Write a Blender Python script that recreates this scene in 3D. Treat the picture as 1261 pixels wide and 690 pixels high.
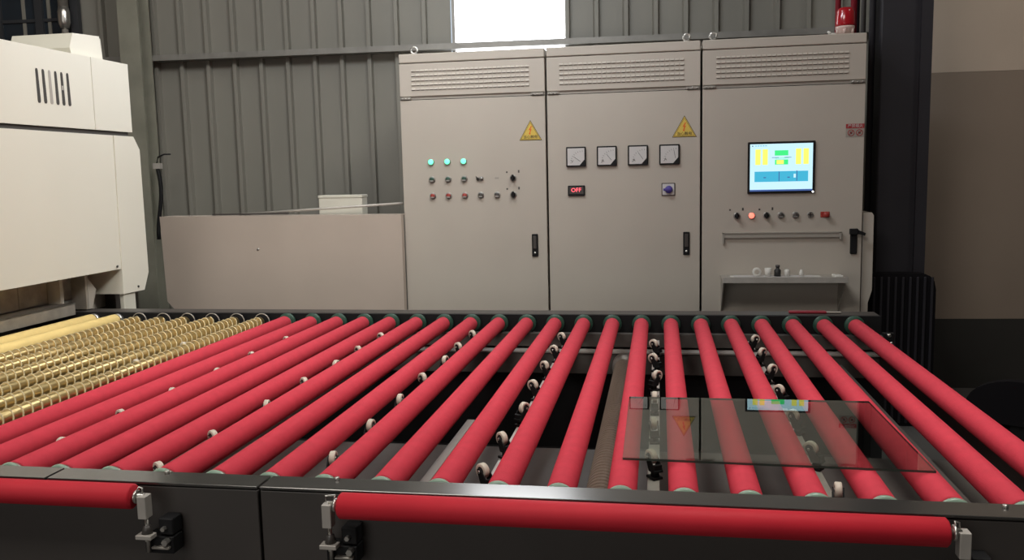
import bpy, bmesh, math, random
from mathutils import Vector, Matrix
random.seed(7)
for o in list(bpy.data.objects): bpy.data.objects.remove(o, do_unlink=True)
SC = bpy.context.scene
COL = SC.collection
PI = math.pi

# ------------------------------------------------------------------ camera
cam_d = bpy.data.cameras.new('camera'); cam = bpy.data.objects.new('camera', cam_d); COL.objects.link(cam)
cam_d.sensor_fit = 'HORIZONTAL'; cam_d.sensor_width = 36.0; cam_d.lens = 36.0*1066.29/1261
cam_d.clip_start = 0.05; cam_d.clip_end = 200
R0 = (0.98580673, 0.16638855, -0.02235957); F0 = (-0.16787529, 0.97834314, -0.12108916); U0 = (0.00172748, 0.12312412, 0.99238978)
cam.matrix_world = Matrix(((R0[0], U0[0], -F0[0], -0.04817), (R0[1], U0[1], -F0[1], -1.75199), (R0[2], U0[2], -F0[2], 1.50474), (0, 0, 0, 1)))
SC.camera = cam
# ------------------------------------------------------------------ world, lights, exposure
w = bpy.data.worlds.new('world'); SC.world = w; w.use_nodes = True
w.node_tree.nodes['Background'].inputs[0].default_value = (0.8, 0.9, 1.0, 1)
w.node_tree.nodes['Background'].inputs[1].default_value = 0.6
SC.view_settings.view_transform = 'Standard'; SC.view_settings.look = 'None'
SC.view_settings.exposure = 0.2; SC.view_settings.gamma = 1.0; SC.view_settings.use_curve_mapping = False
def area(name, loc, target, size, power, color):
    l = bpy.data.lights.new(name, 'AREA'); l.shape = 'RECTANGLE'; l.size = size[0]; l.size_y = size[1]
    l.energy = power; l.color = color
    o = bpy.data.objects.new(name, l); COL.objects.link(o); o.location = loc
    o.rotation_euler = (Vector(target)-Vector(loc)).to_track_quat('-Z', 'Y').to_euler()
    return o
area('hall_lamp_near', (-1.9, -2.2, 4.8), (-1.5, 2.2, 1.0), (2.0, 1.0), 62, (1.0, 0.95, 0.88))
area('hall_lamp_above_table', (-2.3, 1.3, 5.3), (-1.6, 1.5, 0.0), (1.6, 1.0), 24, (1.0, 0.96, 0.9))
lamp = area('fill_table_right', (0.7, 0.1, 4.4), (0.5, 0.4, 0.0), (1.2, 0.8), 8, (1.0, 0.96, 0.9)); lamp.data.spread = math.radians(65)  # added overhead fill to brighten the right-hand rollers, not a known fixture
area('fill_right_wall', (3.4, 1.6, 5.0), (3.3, 4.3, 2.6), (1.0, 0.5), 24, (1.0, 0.94, 0.86))  # added light aimed at the right wall to lift its upper part
lamp = area('fill_furnace', (1.0, 0.2, 4.6), (-2.9, 1.9, 1.5), (1.2, 1.2), 28, (1.0, 0.96, 0.88)); lamp.data.spread = math.radians(75)  # added narrow fill that brightens the furnace face, no fixture behind it
area('fill_cabinets', (-1.1, 1.9, 3.5), (-0.9, 3.3, 1.8), (1.3, 0.3), 22, (0.86, 0.93, 1.0))  # added cool fill for a bright-to-dark fall down the cabinet fronts
area('fill_behind_camera', (-2.2, -5.6, 1.9), (-0.8, 0.0, 0.9), (3.5, 2.2), 42, (1.0, 0.97, 0.93))  # added soft fill from behind the camera, no window modelled there

# ------------------------------------------------------------------ materials
def mat(name, col, rough=0.5, metal=0.0, noise=0.0, nscale=20.0, bump=0.0, bscale=60.0, emit=None, estr=0.0, stretch=None, spec=0.5, coat=0.0):
    m = bpy.data.materials.new(name); m.use_nodes = True
    nt = m.node_tree; b = nt.nodes['Principled BSDF']
    b.inputs['Base Color'].default_value = (*col, 1); b.inputs['Roughness'].default_value = rough
    b.inputs['Metallic'].default_value = metal; b.inputs['Specular IOR Level'].default_value = spec
    b.inputs['Coat Weight'].default_value = coat
    if emit: b.inputs['Emission Color'].default_value = (*emit, 1); b.inputs['Emission Strength'].default_value = estr
    if noise or bump:
        tc = nt.nodes.new('ShaderNodeTexCoord'); mp = nt.nodes.new('ShaderNodeMapping')
        nt.links.new(tc.outputs['Object'], mp.inputs[0])
        if stretch: mp.inputs['Scale'].default_value = stretch
    if noise:
        n = nt.nodes.new('ShaderNodeTexNoise'); n.inputs['Scale'].default_value = nscale; n.inputs['Detail'].default_value = 5
        nt.links.new(mp.outputs[0], n.inputs[0])
        r = nt.nodes.new('ShaderNodeMapRange'); r.inputs[1].default_value = 0.3; r.inputs[2].default_value = 0.7
        r.inputs[3].default_value = 1-noise; r.inputs[4].default_value = 1+noise
        nt.links.new(n.outputs[0], r.inputs[0])
        mx = nt.nodes.new('ShaderNodeVectorMath'); mx.operation = 'SCALE'; mx.inputs[0].default_value = col
        nt.links.new(r.outputs[0], mx.inputs['Scale']); nt.links.new(mx.outputs[0], b.inputs['Base Color'])
    if bump:
        n2 = nt.nodes.new('ShaderNodeTexNoise'); n2.inputs['Scale'].default_value = bscale; n2.inputs['Detail'].default_value = 3
        nt.links.new(mp.outputs[0], n2.inputs[0])
        bp = nt.nodes.new('ShaderNodeBump'); bp.inputs['Strength'].default_value = bump; bp.inputs['Distance'].default_value = 0.004
        nt.links.new(n2.outputs[0], bp.inputs['Height']); nt.links.new(bp.outputs[0], b.inputs['Normal'])
    return m
M = {}
M['beige'] = mat('beige_powder_coat', (0.50, 0.45, 0.39), 0.42, noise=0.03, nscale=3)
M['beige_sheet'] = mat('beige_sheet_metal', (0.50, 0.42, 0.36), 0.45, noise=0.05, nscale=2.5)
M['cream'] = mat('cream_machine_paint', (0.72, 0.69, 0.60), 0.4, noise=0.02, nscale=2)
M['cream_shade'] = mat('cream_duct_paint', (0.62, 0.60, 0.52), 0.5, noise=0.03, nscale=5)
M['groove'] = mat('dark_seam', (0.05, 0.045, 0.04), 0.7)
M['wall'] = mat('grey_corrugated_steel', (0.24, 0.23, 0.20), 0.5, metal=0.0, noise=0.10, nscale=1.6, stretch=(1, 1, 0.4))
M['purlin'] = mat('galvanised_purlin', (0.26, 0.25, 0.23), 0.45, metal=0.3, noise=0.12, nscale=9)
M['column'] = mat('olive_grey_column_paint', (0.24, 0.235, 0.19), 0.5, noise=0.12, nscale=6)
M['plaster'] = mat('beige_wall_paint', (0.37, 0.295, 0.235), 0.8, noise=0.06, nscale=1.5, bump=0.1)
M['plaster_light'] = mat('pale_beige_wall_paint', (0.72, 0.60, 0.49), 0.8, noise=0.05, nscale=1.5, bump=0.1)
M['dado'] = mat('dark_wall_base_paint', (0.045, 0.042, 0.038), 0.7, noise=0.1, nscale=3)
M['floor'] = mat('grey_concrete', (0.12, 0.115, 0.11), 0.7, noise=0.2, nscale=1.5, bump=0.15)
M['ceiling'] = mat('grey_roof_sheet', (0.2, 0.2, 0.2), 0.7)
M['frame'] = mat('charcoal_frame_paint', (0.060, 0.053, 0.049), 0.42, noise=0.10, nscale=4, spec=0.5)
M['frametop'] = mat('brushed_charcoal_metal', (0.16, 0.155, 0.148), 0.20, metal=0.8, noise=0.08, nscale=3)
M['frame_in'] = mat('grey_inner_frame_paint', (0.10, 0.09, 0.082), 0.5, noise=0.12, nscale=6)
M['black'] = mat('black_plastic', (0.010, 0.010, 0.011), 0.6, spec=0.25)
M['blacksoft'] = mat('black_fabric', (0.008, 0.007, 0.009), 0.9, spec=0.2)
M['blackcol'] = mat('black_duct_paint', (0.022, 0.020, 0.026), 0.6, noise=0.1, nscale=5)
M['red'] = mat('red_felt_sleeve', (0.66, 0.052, 0.082), 0.75, noise=0.05, nscale=30, bump=0.25, bscale=500, spec=0.25)
M['redfront'] = mat('red_rubber_sleeve', (0.62, 0.022, 0.04), 0.6, noise=0.04, nscale=15, spec=0.3)
M['brass'] = mat('brass_tube', (0.76, 0.56, 0.25), 0.30, metal=0.95, noise=0.1, nscale=30)
M['rope'] = mat('cream_rope_winding', (0.60, 0.50, 0.29), 0.7)
M['yellow'] = mat('yellow_sleeve', (0.88, 0.66, 0.26), 0.6, noise=0.05, nscale=20)
M['steel'] = mat('bright_steel', (0.62, 0.60, 0.56), 0.3, metal=0.9, noise=0.1, nscale=40)
M['steel_dull'] = mat('dull_steel', (0.42, 0.39, 0.35), 0.45, metal=0.6, noise=0.12, nscale=20)
M['alum'] = mat('pale_aluminium', (0.50, 0.47, 0.43), 0.5, metal=0.3, noise=0.08, nscale=20)
M['green'] = mat('green_flange_plastic', (0.026, 0.075, 0.052), 0.4)
M['greenpale'] = mat('pale_green_flange', (0.28, 0.40, 0.31), 0.3)
M['wheel'] = mat('off_white_rubber_tyre', (0.66, 0.60, 0.50), 0.6)
M['pipe'] = mat('brown_grey_pipe', (0.33, 0.265, 0.21), 0.5, metal=0.2, noise=0.15, nscale=12, stretch=(1, 0.2, 1))
M['shelf'] = mat('grey_steel_shelf', (0.36, 0.33, 0.29), 0.4)
M['white'] = mat('white_plastic', (0.7, 0.68, 0.63), 0.5)
M['meterface'] = mat('white_meter_face', (0.60, 0.58, 0.57), 0.4)
M['signyellow'] = mat('yellow_sign_print', (0.70, 0.50, 0.09), 0.5)
M['signblack'] = mat('black_sign_print', (0.02, 0.02, 0.02), 0.5)
M['signred'] = mat('red_sign_print', (0.38, 0.03, 0.035), 0.5)
M['orange'] = mat('orange_print', (0.75, 0.13, 0.02), 0.5)
M['blueknob'] = mat('violet_blue_knob', (0.07, 0.05, 0.28), 0.4)
M['redbtn'] = mat('red_button', (0.35, 0.04, 0.03), 0.4)
M['chromeb'] = mat('grey_button_ring', (0.33, 0.32, 0.30), 0.35, metal=0.6)
M['greenlit'] = mat('lit_green_lens', (0.1, 0.6, 0.4), 0.4, emit=(0.16, 1.0, 0.50), estr=1.5)
M['redlit'] = mat('lit_red_lens', (0.6, 0.1, 0.05), 0.4, emit=(1.0, 0.13, 0.09), estr=2.4)
M['digits'] = mat('lit_red_digits', (0.5, 0.02, 0.03), 0.4, emit=(1.0, 0.12, 0.16), estr=1.6)
M['redgloss'] = mat('glossy_red_plastic', (0.42, 0.012, 0.02), 0.2, coat=0.5)
M['redpipe'] = mat('red_painted_pipe', (0.26, 0.015, 0.03), 0.4)
M['pinkbase'] = mat('pale_pink_plastic', (0.66, 0.50, 0.45), 0.4)
M['brick'] = mat('brown_grey_refractory', (0.34, 0.30, 0.27), 0.8, noise=0.25, nscale=12, bump=0.3)
M['darkpane'] = mat('dark_blue_glass', (0.018, 0.026, 0.036), 0.18, noise=0.3, nscale=3)
M['darkframe'] = mat('dark_window_frame', (0.035, 0.037, 0.042), 0.5)
M['daylight'] = mat('daylit_translucent_panel', (0.8, 0.85, 0.9), 0.6, emit=(0.93, 0.96, 1.0), estr=7.0)
M['scr'] = mat('screen_pale_blue', (0.02, 0.02, 0.02), 0.3, emit=(0.58, 0.86, 1.0), estr=0.95)
M['scr_y'] = mat('screen_yellow', (0.02, 0.02, 0.02), 0.3, emit=(0.95, 0.90, 0.16), estr=1.0)
M['scr_g'] = mat('screen_green', (0.02, 0.02, 0.02), 0.3, emit=(0.05, 0.80, 0.22), estr=1.0)
M['scr_b'] = mat('screen_teal', (0.02, 0.02, 0.02), 0.3, emit=(0.05, 0.42, 0.62), estr=1.0)
M['scr_d'] = mat('screen_navy', (0.02, 0.02, 0.02), 0.3, emit=(0.05, 0.10, 0.30), estr=1.0)
M['led'] = mat('white_led', (0.9, 0.9, 0.9), 0.3, emit=(1, 1, 1), estr=2.5)
def glass_mat():
    m = bpy.data.materials.new('clear_float_glass'); m.use_nodes = True; nt = m.node_tree
    for n in list(nt.nodes): nt.nodes.remove(n)
    out = nt.nodes.new('ShaderNodeOutputMaterial'); mx = nt.nodes.new('ShaderNodeMixShader')
    tr = nt.nodes.new('ShaderNodeBsdfTransparent'); tr.inputs[0].default_value = (0.84, 0.87, 0.84, 1)
    gl = nt.nodes.new('ShaderNodeBsdfGlossy'); gl.inputs['Roughness'].default_value = 0.012; gl.inputs[0].default_value = (0.92, 1.0, 0.95, 1)
    fr = nt.nodes.new('ShaderNodeFresnel'); fr.inputs[0].default_value = 2.1
    ge = nt.nodes.new('ShaderNodeNewGeometry'); inv = nt.nodes.new('ShaderNodeMath'); inv.operation = 'SUBTRACT'; inv.inputs[0].default_value = 1
    mu = nt.nodes.new('ShaderNodeMath'); mu.operation = 'MULTIPLY'
    nt.links.new(ge.outputs['Backfacing'], inv.inputs[1]); nt.links.new(fr.outputs[0], mu.inputs[0]); nt.links.new(inv.outputs[0], mu.inputs[1])
    nt.links.new(mu.outputs[0], mx.inputs[0]); nt.links.new(tr.outputs[0], mx.inputs[1]); nt.links.new(gl.outputs[0], mx.inputs[2])
    nt.links.new(mx.outputs[0], out.inputs[0]); return m
M['glass'] = glass_mat()
M['glassedge'] = mat('dark_green_glass_edge', (0.04, 0.06, 0.05), 0.2)

# ------------------------------------------------------------------ mesh helpers
class MB:
    def __init__(s): s.v = []; s.f = []; s.mi = []; s.sm = []; s.mats = []
    def slot(s, m):
        if m not in s.mats: s.mats.append(m)
        return s.mats.index(m)
    def add(s, vs, fs, m, smooth=False):
        o = len(s.v); k = s.slot(m); s.v += [tuple(v) for v in vs]
        for f in fs: s.f.append([i+o for i in f]); s.mi.append(k); s.sm.append(smooth)
        return s
    def box(s, a, b, m, bev=0.0):
        x0, x1 = sorted((a[0], b[0])); y0, y1 = sorted((a[1], b[1])); z0, z1 = sorted((a[2], b[2]))
        if bev <= 0:
            vs = [(x, y, z) for x in (x0, x1) for y in (y0, y1) for z in (z0, z1)]
            return s.add(vs, [(0, 1, 3, 2), (4, 6, 7, 5), (0, 4, 5, 1), (2, 3, 7, 6), (0, 2, 6, 4), (1, 5, 7, 3)], m)
        bm = bmesh.new(); bmesh.ops.create_cube(bm, size=1)
        for v in bm.verts: v.co = Vector(((x0+x1)/2+v.co.x*(x1-x0), (y0+y1)/2+v.co.y*(y1-y0), (z0+z1)/2+v.co.z*(z1-z0)))
        bmesh.ops.bevel(bm, geom=list(bm.edges), offset=bev, segments=1, affect='EDGES')
        bm.normal_update(); bm.verts.index_update()
        s.add([v.co[:] for v in bm.verts], [[v.index for v in f.verts] for f in bm.faces], m); bm.free(); return s
    def lathe(s, prof, m, p0=(0, 0, 0), axis=(0, 0, 1), n=16, a0=0.0, a1=2*PI, smooth=True, caps=True):
        ax = Vector(axis).normalized(); q = Vector((0, 0, 1)).rotation_difference(ax)
        if ax.z < -0.999: q = Matrix.Rotation(PI, 3, 'X').to_quaternion()
        p0 = Vector(p0); full = abs(a1-a0-2*PI) < 1e-6; k = n if full else n+1
        vs = []; fs = []
        for (r, h) in prof:
            for i in range(k):
                a = a0+(a1-a0)*i/n; vs.append(p0+q @ Vector((r*math.cos(a), r*math.sin(a), h)))
        for j in range(len(prof)-1):
            for i in range(n):
                i2 = (i+1) % k; fs.append((j*k+i, j*k+i2, (j+1)*k+i2, (j+1)*k+i))
        if caps and full:
            if prof[0][0] > 1e-6: fs.append(tuple(reversed(range(k))))
            if prof[-1][0] > 1e-6: fs.append(tuple(range((len(prof)-1)*k, len(prof)*k)))
        return s.add(vs, fs, m, smooth)
    def cyl(s, a, b, r, m, n=16, r2=None, smooth=True):
        a = Vector(a); b = Vector(b); L = (b-a).length
        return s.lathe([(r, 0), (r if r2 is None else r2, L)], m, a, b-a, n, smooth=smooth)
    def ring(s, c, axis, ro, ri, t, m, n=24):
        c = Vector(c)-Vector(axis).normalized()*t/2; d = min(0.2*(ro-ri), t*0.3)
        return s.lathe([(ri, 0), (ro-d, 0), (ro, d), (ro, t-d), (ro-d, t), (ri, t), (ri, 0)], m, c, axis, n, caps=False)
    def prism(s, pts, d, m, smooth=False):      # pts 3D polygon extruded by vector d
        pts = [Vector(p) for p in pts]; d = Vector(d); n = len(pts)
        nm = Vector((0, 0, 0))
        for i in range(n): nm += pts[i].cross(pts[(i+1) % n])
        if nm.dot(d) > 0: pts.reverse()
        vs = pts+[p+d for p in pts]
        fs = [tuple(range(n)), tuple(range(2*n-1, n-1, -1))]+[(i, i+n, (i+1) % n+n, (i+1) % n) for i in range(n)]
        return s.add(vs, fs, m, smooth)
    def tube(s, path, r, m, n=8, closed=False):
        path = [Vector(p) for p in path]; vs = []; fs = []; k = len(path)
        for i, p in enumerate(path):
            t = (path[(i+1) % k]-path[i-1]) if closed else (path[min(i+1, k-1)]-path[max(i-1, 0)])
            t.normalize(); up = Vector((0, 0, 1)) if abs(t.z) < 0.9 else Vector((1, 0, 0))
            u = t.cross(up).normalized(); v = t.cross(u)
            for j in range(n): a = 2*PI*j/n; vs.append(p+r*(u*math.cos(a)+v*math.sin(a)))
        for i in range(k if closed else k-1):
            for j in range(n): a = i*n; b = ((i+1) % k)*n; fs.append((a+j, b+j, b+(j+1) % n, a+(j+1) % n))
        if not closed: fs += [tuple(range(n)), tuple(range((k-1)*n, k*n))[::-1]]
        return s.add(vs, fs, m, True)
    def mesh(s, name):
        me = bpy.data.meshes.new(name); me.from_pydata(s.v, [], s.f)
        for m in s.mats: me.materials.append(M[m])
        me.polygons.foreach_set('material_index', s.mi); me.polygons.foreach_set('use_smooth', s.sm)
        me.update(); return me
def put(name, mb, parent=None, loc=None, label=None, kind=None):
    me = mb.mesh(name) if isinstance(mb, MB) else mb
    o = bpy.data.objects.new(name, me); COL.objects.link(o)
    if parent: o.parent = parent
    if loc: o.location = loc
    if label: o['label'] = label
    if kind: o['kind'] = kind
    return o
def thing(name, label, cat, loc=(0, 0, 0), rotz=0, group=None):
    o = bpy.data.objects.new(name, None); COL.objects.link(o); o.empty_display_size = 0.1
    o.location = loc; o.rotation_euler = (0, 0, rotz); o['label'] = label; o['category'] = cat
    if group: o['group'] = group
    return o
def tag(o, label, cat, group=None):
    o['label'] = label; o['category'] = cat
    if group: o['group'] = group
    return o
def copy_tree(o, parent=None):
    c = o.copy(); COL.objects.link(c); c.parent = parent
    for ch in list(o.children): copy_tree(ch, c)
    return c
def text_mb(txt, size, m, origin, depth=0.0006, align='CENTER'):      # lettering lying on a plane facing -Y
    cu = bpy.data.curves.new('lettering', 'FONT'); cu.body = txt; cu.size = size; cu.align_x = align; cu.align_y = 'CENTER'; cu.resolution_u = 2
    to = bpy.data.objects.new('lettering', cu); COL.objects.link(to)
    dg = bpy.context.evaluated_depsgraph_get(); me = bpy.data.meshes.new_from_object(to.evaluated_get(dg))
    mb = MB(); mb.add([(origin[0]+v.co.x, origin[1]-depth, origin[2]+v.co.y) for v in me.vertices], [tuple(p.vertices) for p in me.polygons], m)
    bpy.data.objects.remove(to); bpy.data.meshes.remove(me); bpy.data.curves.remove(cu); return mb
def merge(a, b):
    o = len(a.v); a.v += b.v
    ks = [a.slot(m) for m in b.mats]
    for f, mi, sm in zip(b.f, b.mi, b.sm): a.f.append([i+o for i in f]); a.mi.append(ks[mi]); a.sm.append(sm)
    return a
ORD = ['first', 'second', 'third', 'fourth', 'fifth', 'sixth', 'seventh', 'eighth', 'ninth', 'tenth', 'eleventh', 'twelfth', 'thirteenth', 'fourteenth', 'fifteenth', 'sixteenth', 'seventeenth', 'eighteenth', 'nineteenth', 'twentieth', 'twenty-first']

# ------------------------------------------------------------------ hall shell
put('floor', MB().box((-7, -6, -0.1), (5, 6, 0), 'floor'), kind='structure')
put('ceiling', MB().box((-7, -6, 6.0), (5, 6, 6.1), 'ceiling'), kind='structure')
put('wall_front', MB().box((-7, -6.1, 0), (5, -6, 6), 'plaster'), kind='structure')
put('wall_left', MB().box((-7.1, -6, 0), (-7, 6, 6), 'plaster'), kind='structure')
put('wall_right', MB().box((5, -6, 0), (5.1, 6, 6), 'dado'), kind='structure')
WA = 0.048; W0 = (-3.667, 4.2207, 0)
wall = bpy.data.objects.new('wall_back', None); COL.objects.link(wall); wall.location = W0; wall.rotation_euler = (0, 0, WA); wall['kind'] = 'structure'
# corrugated sheet: a narrow rib every 0.2 m, sheets four ribs wide; local x along the wall, -y towards the hall
def sheet(u0, n, z0, z1):
    prof = []
    for k in range(n):
        x = u0+k*0.2
        prof += [(x-0.024, 0.0), (x-0.012, -0.042), (x+0.014, -0.042), (x+0.018, 0.0), (x+0.10, 0.0), (x+0.178, 0.0)]
    prof[-1] = (u0+n*0.2-0.018, 0.0)
    vs = [(x, y, z0) for x, y in prof]+[(x, y, z1) for x, y in prof]+[(x, y+0.01, z0) for x, y in prof]+[(x, y+0.01, z1) for x, y in prof]
    q = len(prof); fs = []
    for i in range(q-1): fs += [(i, i+1, q+i+1, q+i), (2*q+i, 3*q+i, 3*q+i+1, 2*q+i+1)]
    return MB().add(vs, fs, 'wall')
for k in range(-5, 7):
    u0 = k*0.8-0.2
    if k == 3: put('corrugated_sheet', sheet(u0, 4, 0, 1.9), wall); put('corrugated_sheet', sheet(u0, 4, 3.9, 6.0), wall)
    else: put('corrugated_sheet', sheet(u0, 4, 0, 6.0), wall)
# window_1: the daylit panel between the ribs
win = put('window_1', MB().box((2.215, 0.05, 1.9), (2.985, 0.056, 3.9), 'daylight'), wall, kind='structure')
put('window_frame', MB().box((2.195, -0.01, 1.9), (2.215, 0.06, 3.9), 'purlin').box((2.985, -0.01, 1.9), (3.005, 0.06, 3.9), 'purlin').box((2.195, -0.01, 3.88), (3.005, 0.06, 3.9), 'purlin'), win)
# window_2: dark multi-pane window at the upper left
w2 = put('window_2', MB().box((-1.26, -0.02, 2.45), (-1.17, -0.06, 4.2), 'darkframe').box((-0.90, -0.02, 2.45), (-0.84, -0.06, 4.2), 'darkframe').box((-0.62, -0.02, 2.45), (-0.56, -0.06, 4.2), 'darkframe')
         .box((-1.26, -0.02, 2.45), (-0.56, -0.06, 2.5), 'darkframe').box((-1.26, -0.02, 4.15), (-0.56, -0.06, 4.2), 'darkframe'), wall, kind='structure')
for k in range(8):
    z = 2.5+k*0.205
    for x0, x1 in ((-1.17, -0.90), (-0.84, -0.62)):
        put('window_pane', MB().box((x0, -0.03, z+0.012), (x1, -0.036, z+0.195), 'darkpane'), w2)
        put('glazing_bar', MB().box((x0, -0.03, z+0.195), (x1, -0.05, z+0.217), 'darkframe'), w2)
# masonry part of the back wall at the right
put('trim_1', MB().box((5.28, -0.087, 2.10), (8.6, 0.0, 6.0), 'plaster_light'), wall, kind='structure')
put('trim_2', MB().box((5.28, -0.085, 0.475), (8.6, 0.0, 2.10), 'plaster'), wall, kind='structure')
put('trim_3', MB().box((5.28, -0.087, 0.0), (8.6, 0.0, 0.475), 'dado'), wall, kind='structure')
# wall purlin (C section) with bolts
def on_wall(u, off, z=0):
    return (W0[0]+u*math.cos(WA)+off*math.sin(WA), W0[1]+u*math.sin(WA)-off*math.cos(WA), z)
pu = thing('wall_purlin', 'long horizontal steel purlin crossing the corrugated wall above the cabinets', 'beam', (W0[0], W0[1], 0), WA)
put('rail_web', MB().box((-1.6, -0.12, 2.372), (5.2, -0.115, 2.412), 'purlin'), pu)
put('flange', MB().box((-1.6, -0.115, 2.408), (5.2, -0.025, 2.412), 'purlin'), pu)
put('flange', MB().box((-1.6, -0.115, 2.372), (5.2, -0.025, 2.376), 'purlin'), pu)
# steel columns
def column(name, label, u, wid, dep, m, zt=6.0):
    t = thing(name, label, 'column', on_wall(u, 0.13), WA)
    put('flange', MB().box((-wid/2, -dep, 0), (wid/2, -dep+0.012, zt), m), t)
    put('flange', MB().box((-wid/2, -0.012, 0), (wid/2, 0, zt), m), t)
    put('web', MB().box((-0.005, -dep+0.012, 0), (0.005, -0.012, zt), m), t)
    put('base_plate', MB().box((-wid/2-0.05, -dep-0.04, 0), (wid/2+0.05, 0.0, 0.02), m), t)
    return t
column('steel_column', 'olive grey steel column on the back wall beside the cream machine', -0.045, 0.15, 0.16, 'column')
# conduit with a round cap near the dark window
cp = thing('conduit_pipe', 'grey conduit with a shiny round cap beside the dark window', 'pipe', on_wall(-0.63, 0.12), WA)
put('pipe', MB().cyl((0, 0, 2.78), (0, 0, 5.0), 0.035, 'steel_dull', 12).cyl((0, 0, 1.0), (0, 0, 2.62), 0.022, 'steel_dull', 12), cp)
put('cap', MB().lathe([(0.0, 0), (0.03, 0.01), (0.042, 0.05), (0.042, 0.12), (0.034, 0.16)], 'steel', (0, 0, 2.62), (0, 0, 1), 16), cp)
# black hose on the olive column
hs = thing('hose', 'short black hose hanging on the olive grey column', 'hose', on_wall(0.10, 0.30))
pts = [(0.02*math.sin(k*0.5), -0.01*k/10, 1.62-k*0.052) for k in range(11)]
put('hose_body', MB().tube(pts, 0.014, 'black', 8), hs)
put('clip', MB().box((-0.02, -0.02, 1.60), (0.03, 0.02, 1.64), 'alum'), hs)
put('hook', MB().tube([(0.0, 0, 1.64), (0.01, 0, 1.68), (0.06, 0, 1.70), (0.10, 0.02, 1.70)], 0.006, 'black', 6), hs)
# black duct column at the right, with its ribbed lower cover
t = thing('black_column', 'tall black steel column right of the control cabinets', 'column', (1.32, 3.6, 0))
put('shaft', MB().box((-0.13, -0.05, 0.0), (0.125, 0.14, 6.0), 'blackcol', 0.006), t)
put('flange', MB().box((0.075, -0.075, 0.0), (0.135, -0.05, 6.0), 'blackcol'), t)
put('conduit', MB().cyl((-0.165, 0.02, 0.0), (-0.165, 0.02, 6.0), 0.018, 'blackcol', 10), t)
put('conduit', MB().cyl((-0.205, 0.06, 0.0), (-0.205, 0.06, 6.0), 0.014, 'frame', 10), t)
put('conduit', MB().cyl((-0.235, 0.12, 0.0), (-0.235, 0.12, 6.0), 0.022, 'blackcol', 10), t)
t = thing('ribbed_cover', 'black ribbed cover with rounded shoulders around the foot of the black column', 'cover', (1.32, 3.45, 0))
arc = [(-0.175, 0.0), (-0.175, 0.80), (-0.165, 0.85), (-0.145, 0.88), (-0.11, 0.895), (0.11, 0.895), (0.145, 0.88), (0.17, 0.85), (0.18, 0.80), (0.18, 0.0)]
put('shell', MB().prism([(x, 0, z) for x, z in arc], (0, 0.09, 0), 'blacksoft'), t)
for k in range(9):
    x = -0.155+k*0.039
    put('rib', MB().box((x-0.007, -0.012, 0.02), (x+0.007, 0, 0.875), 'blackcol', 0.003), t)

# ------------------------------------------------------------------ control cabinets
CX, CY, CW, CH, CD = -1.5597, 3.2616, 0.8719, 2.217, 0.55
def cabinet(k, label):
    t = thing('control_cabinet', label, 'cabinet', (CX+k*CW, CY, 0), 0, 'row of three control cabinets')
    g = 0.006
    put('body', MB().box((g, 0.022, 0.1), (CW-g, CD, CH-0.056), 'beige').box((g, 0.018, CH-0.056), (CW-g, 0.022, CH-0.06), 'groove'), t)
    put('plinth', MB().box((g, 0.03, 0.0), (CW-g, CD, 0.1), 'frame'), t)
    put('top_cap', MB().box((g, 0.0, CH-0.052), (CW-g, CD+0.01, CH), 'beige', 0.004), t)
    put('header_panel', MB().box((g, 0.002, 1.972), (CW-g, 0.021, CH-0.056), 'beige', 0.002), t)
    lv = MB()
    for r in range(5):
        z = 2.008+r*0.0265
        n = 26
        for i in range(n):
            x = 0.08+(CW-0.17)*i/n
            lv.prism([(x, 0.002, z), (x, -0.005, z+0.001), (x, 0.002, z+0.012)], (0.021, 0, 0), 'beige')
            lv.box((x, 0.0012, z-0.0022), (x+0.021, 0.0018, z), 'groove')
    put('louvres', lv, t, kind='stuff')
    put('seam_strip', MB().box((g, 0.012, 1.955), (CW-g, 0.021, 1.972), 'shelf').box((g, 0.016, 1.950), (CW-g, 0.021, 1.956), 'groove'), t)
    d = put('door', MB().box((0.006, 0.0, 0.11), (CW-0.006, 0.020, 1.950), 'beige', 0.002), t)
    hx = [(0.012, 0.075), (CW-0.085, CW-0.012)]
    for x0, x1 in hx:
        h = MB().box((x0, -0.008, 1.953), (x1, 0.013, 1.967), 'steel_dull', 0.002)
        for q in range(3): xx = x0+0.012+q*(x1-x0-0.024)/2; h.cyl((xx, -0.012, 1.960), (xx, -0.006, 1.960), 0.0045, 'steel', 8)
        put('hinge', h, t)
    return t, d
def eye(t, x, y=0.06):
    e = MB().cyl((x, y, CH), (x, y, CH+0.008), 0.018, 'steel', 12)
    c = Vector((x, y, CH+0.028)); pts = [c+Vector((math.cos(a)*0.019, 0, math.sin(a)*0.019)) for a in [2*PI*i/16 for i in range(16)]]
    e.tube(pts, 0.0055, 'steel', 8, closed=True); put('lifting_eye', e, t)
def lock(t, x, z):
    put('door_lock', MB().box((x-0.018, -0.010, z-0.066), (x+0.018, 0.0, z+0.066), 'black', 0.003).box((x-0.010, -0.015, z-0.02), (x+0.010, -0.010, z+0.055), 'frame', 0.002).cyl((x, -0.014, z-0.045), (x, -0.009, z-0.045), 0.007, 'steel', 10), t, label='black recessed door lock')
def btn(t, x, z, kind):
    o = btn0(t, x, z, kind)
    K = 1.3 if kind not in ('estop', 'tag') else 1.0
    for v in o.data.vertices: v.co.x = x+(v.co.x-x)*K; v.co.z = z+(v.co.z-z)*K; v.co.y *= K
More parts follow.
